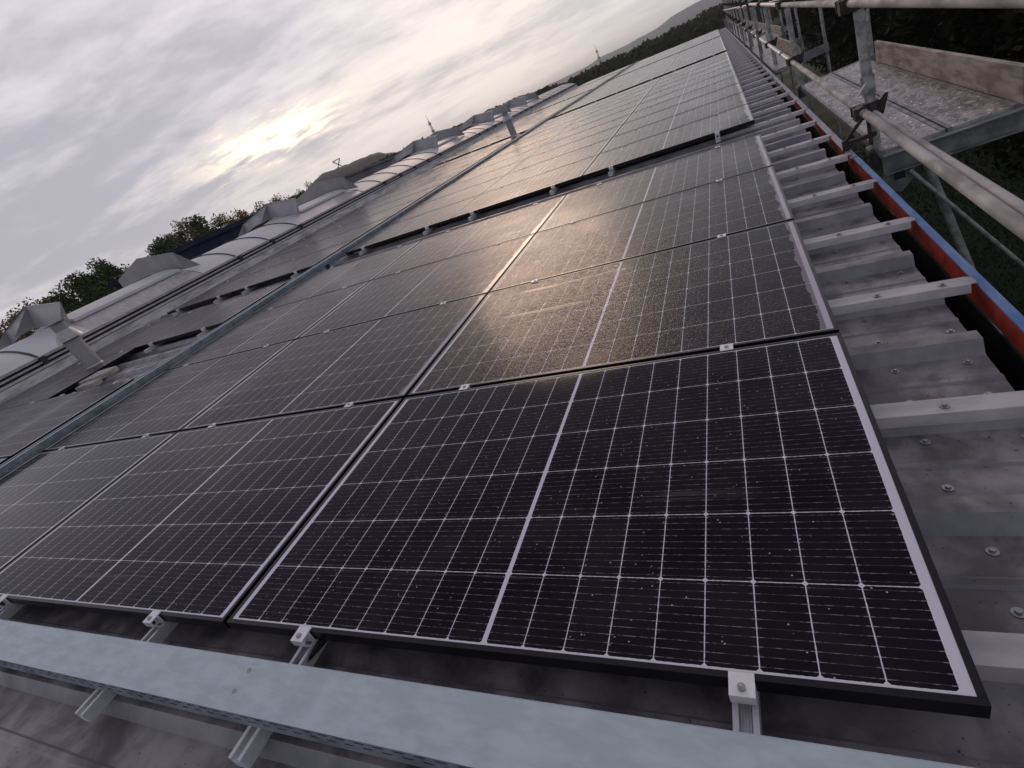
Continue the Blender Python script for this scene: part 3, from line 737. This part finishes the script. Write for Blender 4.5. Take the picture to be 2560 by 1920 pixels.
for kk, mt in (('green', 'leaf_green'), ('brown', 'leaf_brown'), ('dark', 'leaf_dark')):
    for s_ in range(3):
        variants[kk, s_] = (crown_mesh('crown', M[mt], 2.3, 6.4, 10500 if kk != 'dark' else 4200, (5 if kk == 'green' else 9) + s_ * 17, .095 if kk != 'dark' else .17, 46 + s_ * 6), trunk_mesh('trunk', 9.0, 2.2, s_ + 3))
def tree(x, y, ztop, kind, s_, scale, label, cat, group, wide=1.0):
    # base mesh: 9 m trunk, crown centre at 6.6 m, top near 9.8 m
    z0 = ztop - 9.25 * scale
    t = empty('tree', label, cat, Matrix.Translation((x, y, z0)) @ Matrix.Rotation(random.uniform(0, 6.28), 4, 'Z') @ Matrix.Diagonal((scale * wide, scale * wide, scale, 1)), group)
    cr, tk = variants[kind, s_ % 3]
    obj('trunk', tk, t); c_ = obj('crown', cr, t); c_.location = (0, 0, 6.5)
    return t
CW = Vector((-.144, -.528, .982))
def azel(az, el_, d): return CW.x + math.sin(rad(az)) * d, CW.y + math.cos(rad(az)) * d, CW.z + math.tan(rad(el_)) * d
row = [(-69.8, 4.0, 44, 'brown'), (-67.9, 4.2, 45, 'brown'), (-65.6, 4.2, 46, 'brown'), (-64.0, 4.25, 45, 'brown'), (-62.6, 4.3, 44, 'green'), (-61.2, 4.55, 43, 'green'), (-59.9, 4.85, 43, 'green'), (-58.9, 4.95, 44, 'green'),
       (-54.3, 3.9, 50, 'brown'), (-53.8, 4.85, 50, 'green'), (-52.5, 4.75, 52, 'brown'), (-51.2, 4.8, 52, 'green'), (-50.0, 4.4, 54, 'green'), (-48.7, 3.75, 56, 'brown'), (-47.4, 3.5, 60, 'brown'), (-46.1, 3.4, 62, 'green'), (-44.8, 3.35, 64, 'brown'), (-43.4, 3.2, 66, 'brown'), (-42.0, 3.1, 70, 'green'), (-40.6, 3.0, 72, 'brown')]
adj = {'brown': 'thin brownish', 'green': 'dense dark green'}
for i, (az, el_, d, kd) in enumerate(row):
    x, y, z = azel(az, el_, d)
    tree(x, y, z, kd, i, random.uniform(.85, 1.05) if d < 50 else 1.0, '%s tree behind the rooflight, %s along the skyline from the left' % (adj[kd], ORD[i] if i < 20 else 'twenty-' + ORD[i - 20]), 'tree', 'trees on the skyline beyond the roof', .95)
# dark wood on the right below the scaffold
rt = random.Random(11); cnt = 0
spots = []
for yy in range(0, 16):
    for xx in range(3):
        spots.append((8.6 + xx * 3.6 + rt.uniform(-.8, .8), 4 + yy * 4.2 + rt.uniform(-1, 1), .5 + xx * 1.2 + rt.uniform(-.7, .5)))
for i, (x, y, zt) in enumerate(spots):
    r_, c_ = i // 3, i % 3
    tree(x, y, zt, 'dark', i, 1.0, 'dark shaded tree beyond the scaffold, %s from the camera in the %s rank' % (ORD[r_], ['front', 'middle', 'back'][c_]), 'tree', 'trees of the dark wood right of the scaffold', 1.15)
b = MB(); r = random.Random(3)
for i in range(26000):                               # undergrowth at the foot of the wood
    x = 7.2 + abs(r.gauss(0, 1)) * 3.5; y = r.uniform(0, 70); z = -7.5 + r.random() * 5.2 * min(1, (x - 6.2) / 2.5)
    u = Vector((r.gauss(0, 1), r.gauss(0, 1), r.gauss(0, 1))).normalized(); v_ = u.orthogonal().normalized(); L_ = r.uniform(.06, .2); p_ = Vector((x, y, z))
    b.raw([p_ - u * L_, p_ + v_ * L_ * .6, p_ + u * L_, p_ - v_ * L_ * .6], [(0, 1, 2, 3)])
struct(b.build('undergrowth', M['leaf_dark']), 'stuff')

# far wood as one mass of crowns following the skyline
def interp(tb, x):
    for (x0, y0), (x1, y1) in zip(tb[:-1], tb[1:]):
        if x0 <= x <= x1: return y0 + (y1 - y0) * (x - x0) / (x1 - x0)
    return tb[0][1] if x < tb[0][0] else tb[-1][1]
tl = [(-44, 3.0), (-40.5, 2.7), (-38.5, 2.3), (-33, 2.2), (-31.2, 2.2), (-29.5, 2.12), (-28, 2.09), (-26.5, 1.83), (-24, 1.72), (-21, 1.54), (-18, 1.36), (-15.1, 1.0), (-13.6, .66), (-11.4, .72), (-8.9, .61), (-7, .46), (-5.9, .59), (-4.6, .42), (-3.3, .43), (-1.5, .36), (-.2, .5), (.7, .35), (6, .3), (14, .2)]
b = MB(); r = random.Random(21)
def lump(cx, cy, cz, R, Hh, n=150):
    for i in range(n):
        th = r.uniform(0, 6.283); ph = math.acos(r.uniform(-.2, 1)); rr = r.uniform(.8, 1.06)
        p_ = Vector((cx + math.cos(th) * math.sin(ph) * R * rr, cy + math.sin(th) * math.sin(ph) * R * rr, cz + math.cos(ph) * Hh * rr))
        u = Vector((r.gauss(0, 1), r.gauss(0, 1), r.gauss(0, 1))).normalized(); v_ = u.orthogonal().normalized(); L_ = R * r.uniform(.16, .34)
        b.raw([p_ - u * L_, p_ + v_ * L_ * .7, p_ + u * L_, p_ - v_ * L_ * .7], [(0, 1, 2, 3)])
az = -44.0
while az < 15:
    for d, dn in ((170, 0), (200, .02), (240, .0)):
        R_ = d * .0125 * r.uniform(.8, 1.3); e_ = interp(tl, az) - abs(r.gauss(0, .13)) - dn
        x, y, z = azel(az + r.uniform(-.3, .3), e_, d)
        lump(x, y, z - R_ * 1.3, R_, R_ * 1.3, 110)
        lump(x + r.uniform(-2, 2), y, z - R_ * 3.1, R_ * 1.2, R_ * 1.5, 50)
    az += .62
# solid heart of the wood so that no light comes through below the crowns
vs_, fs_ = [], []
N = 60
for i in range(N + 1):
    az = -44 + 59 * i / N; e_ = interp(tl, az) - .45
    for d, ee in ((215, None), (215, e_), (235, e_), (235, None)):
        x, y, z = azel(az, ee if ee is not None else 0, d); vs_.append((x, y, z if ee is not None else -7.4))
    if i: k_ = 4 * i; fs_ += [(k_ - 4 + j, k_ - 3 + j, k_ + 1 + j, k_ + j) for j in range(3)]
b.raw(vs_, fs_)
struct(b.build('far_wood', M['leaf_far']), 'stuff')

# far hill ridge
hl = [(-60, .9), (-45, 1.2), (-30, 1.3), (-20, 1.25), (-14.8, 1.13), (-11.3, .94), (-9.8, 1.12), (-7.1, 1.0), (-4.4, 1.02), (-3.1, 1.29), (-1.2, 1.36), (1, 1.2), (8, 1.0), (20, .6)]
vs_, fs_ = [], []; N = 160; rows = [(1500, 0), (2000, .45), (2350, .9), (2500, 1.0), (2700, .8), (2950, 0)]
for i in range(N + 1):
    az = -60 + 80 * i / N
    for d, f_ in rows:
        x, y, z = azel(az, interp(hl, az), 2500); hh = (z + 7.5) * f_ * (1 + .03 * mnoise.noise(Vector((az * .9, d * .004, 0))))
        x, y, _ = azel(az, 0, d); vs_.append((x, y, -7.6 + hh))
    if i: k_ = len(rows) * i; m_ = len(rows); fs_ += [(k_ - m_ + j, k_ + j, k_ + j + 1, k_ - m_ + j + 1) for j in range(m_ - 1)]
b = MB(); b.raw(vs_, fs_, True); struct(b.build('hill', M['hill']))
# dark spoil heap behind the grey building
hp = [(-45, 1.4), (-41.6, 2.2), (-40.3, 2.96), (-38.9, 3.44), (-37.8, 3.40), (-36.8, 3.34), (-35.6, 3.2), (-34.4, 3.12), (-32.9, 2.98), (-31.9, 2.5), (-31.2, 2.15), (-29, 1.6), (-27, 1.2)]
vs_, fs_ = [], []; N = 90; rows = [(300, 0), (330, .5), (360, .9), (380, 1.0), (410, .8), (460, 0)]
for i in range(N + 1):
    az = -45 + 18 * i / N
    for d, f_ in rows:
        x, y, z = azel(az, interp(hp, az), 380); hh = (z + 7.5) * f_ * (1 + .025 * mnoise.noise(Vector((az * 1.7, d * .02, 4))))
        x, y, _ = azel(az, 0, d); vs_.append((x, y, -7.6 + hh))
    if i: k_ = len(rows) * i; m_ = len(rows); fs_ += [(k_ - m_ + j, k_ + j, k_ + j + 1, k_ - m_ + j + 1) for j in range(m_ - 1)]
b = MB(); b.raw(vs_, fs_, True); struct(b.build('spoil_heap', M['mound']))

# ------------------------------------------------------------------ background buildings
def shed(az0, d0, az1, d1, zt0, zt1, depth, mat, label, name='warehouse'):
    x0, y0, _ = azel(az0, 0, d0); x1, y1, _ = azel(az1, 0, d1)
    A = Vector((x0, y0, 0)); B = Vector((x1, y1, 0)); n_ = Vector((-(B - A).y, (B - A).x, 0)).normalized()
    if n_.dot(A - Vector((CW.x, CW.y, 0))) < 0: n_ = -n_
    t = empty(name, label, 'building', Matrix.Translation(A + Vector((0, 0, -7.5))))
    Bl = B - A; h0 = zt0 + 7.5; h1 = zt1 + 7.5; dp = n_ * depth
    b = MB(); v = [Vector((0, 0, 0)), Bl, Bl + dp, dp]
    b.raw(v + [Vector((0, 0, h0)), Bl + Vector((0, 0, h1)), Bl + dp + Vector((0, 0, h1)), dp + Vector((0, 0, h0))], [(0, 1, 5, 4), (1, 2, 6, 5), (2, 3, 7, 6), (3, 0, 4, 7)]); b.build('wall', mat, t)
    b = MB(); o_ = .25
    e_ = Bl.normalized() * o_; m_ = n_ * o_
    top = [Vector((0, 0, h0)) - e_ - m_, Bl + Vector((0, 0, h1)) + e_ - m_, Bl + dp + Vector((0, 0, h1)) + e_ + m_, dp + Vector((0, 0, h0)) - e_ + m_]
    b.raw(top + [p_ + Vector((0, 0, .28)) for p_ in top], [(0, 3, 2, 1), (4, 5, 6, 7), (0, 1, 5, 4), (1, 2, 6, 5), (2, 3, 7, 6), (3, 0, 4, 7)]); b.build('roof', mat, t)
    return t
_, _, za = azel(0, 3.42, 37); _, _, zb = azel(0, 3.15, 45)
shed(-53.9, 37, -46.7, 46, za - .28, zb - .28, 4.5, M['navy'], 'dark navy clad hall between two wind deflectors behind the rooflight')
_, _, za = azel(0, 2.62, 70); _, _, zb = azel(0, 1.95, 92)
shed(-38.6, 70, -31.4, 92, za - .28, zb - .28, 20, M['lilac'], 'long grey violet shed in front of the dark spoil heap')

# ------------------------------------------------------------------ masts
def lattice(az, e0, e1, d, wd, label, cat):
    x, y, z0 = azel(az, e0, d); _, _, z1 = azel(az, e1, d); zb_ = min(z0 - 12, 0)
    t = empty('lattice_mast', label, cat, Matrix.Translation((x, y, zb_)))
    Hh = z1 - zb_; b = MB(); n_ = 14; hb = Hh * .86
    cr_ = lambda i: [(sx * wd * (1 - .78 * i / n_) / 2, sy * wd * (1 - .78 * i / n_) / 2, hb * i / n_) for sx, sy in ((-1, -1), (1, -1), (1, 1), (-1, 1))]
    for i in range(n_):
        A, B = cr_(i), cr_(i + 1)
        for j in range(4):
            b.tube(A[j], B[j], wd * .035, n=5); b.tube(A[j], B[(j + 1) % 4], wd * .022, n=4); b.tube(B[j], B[(j + 1) % 4], wd * .022, n=4)
    b.build('tower', M['mast'], t)
    b = MB(); b.tube((0, 0, hb), (0, 0, Hh), wd * .06, wd * .03, n=6); b.build('antenna', M['mast'], t)
    for f_ in (.62, .78): 
        b = MB(); b.tube((0, 0, Hh * f_), (0, 0, Hh * (f_ + .03)), wd * .42, n=10); b.build('platform', M['mast'], t)
lattice(-26.9, 1.9, 3.84, 300, 2.0, 'tall thin lattice mast standing on the skyline left of the far vent pipe', 'mast')
lattice(-9.85, .85, 2.32, 400, 1.9, 'distant lattice mast in front of the pale far hill', 'mast')
lattice(-40.2, 2.9, 3.75, 340, .8, 'tiny faint mast left of the spoil heap', 'mast')
x, y, z = azel(-36.7, 3.36, 376); _, _, z2 = azel(0, 3.97, 376)
hh = z2 - z; t = empty('landmark_sculpture', 'x shaped steel landmark on the crest of the dark spoil heap', 'sculpture', Matrix.Translation((x, y, z)) @ Matrix.Rotation(rad(36.7), 4, 'Z'))
b = MB(); b.tube((-2.4, 0, hh), (1.6, 0, -.5), .34, n=6); b.tube((2.6, 0, hh), (-1.3, 0, -.5), .34, n=6); b.build('crossed_legs', M['mast'], t)
b = MB(); b.tube((-2.6, 0, hh), (2.8, 0, hh), .28, n=6); b.build('top_beam', M['mast'], t)

# ------------------------------------------------------------------ haze
m = bpy.data.materials.new('haze'); m.use_nodes = True; t = NT(m.node_tree); t.n.clear()
o_ = t.node('ShaderNodeOutputMaterial'); pv = t.node('ShaderNodeVolumePrincipled')
pv.inputs['Color'].default_value = rgb(.80, .86, .93); pv.inputs['Density'].default_value = .00030; pv.inputs['Anisotropy'].default_value = .3
t.l.new(pv.outputs[0], o_.inputs['Volume'])
b = MB(); b.box(-4050, 4050, -650, 5250, -8.6, 75); hz = b.build('haze', m); struct(hz, 'stuff')
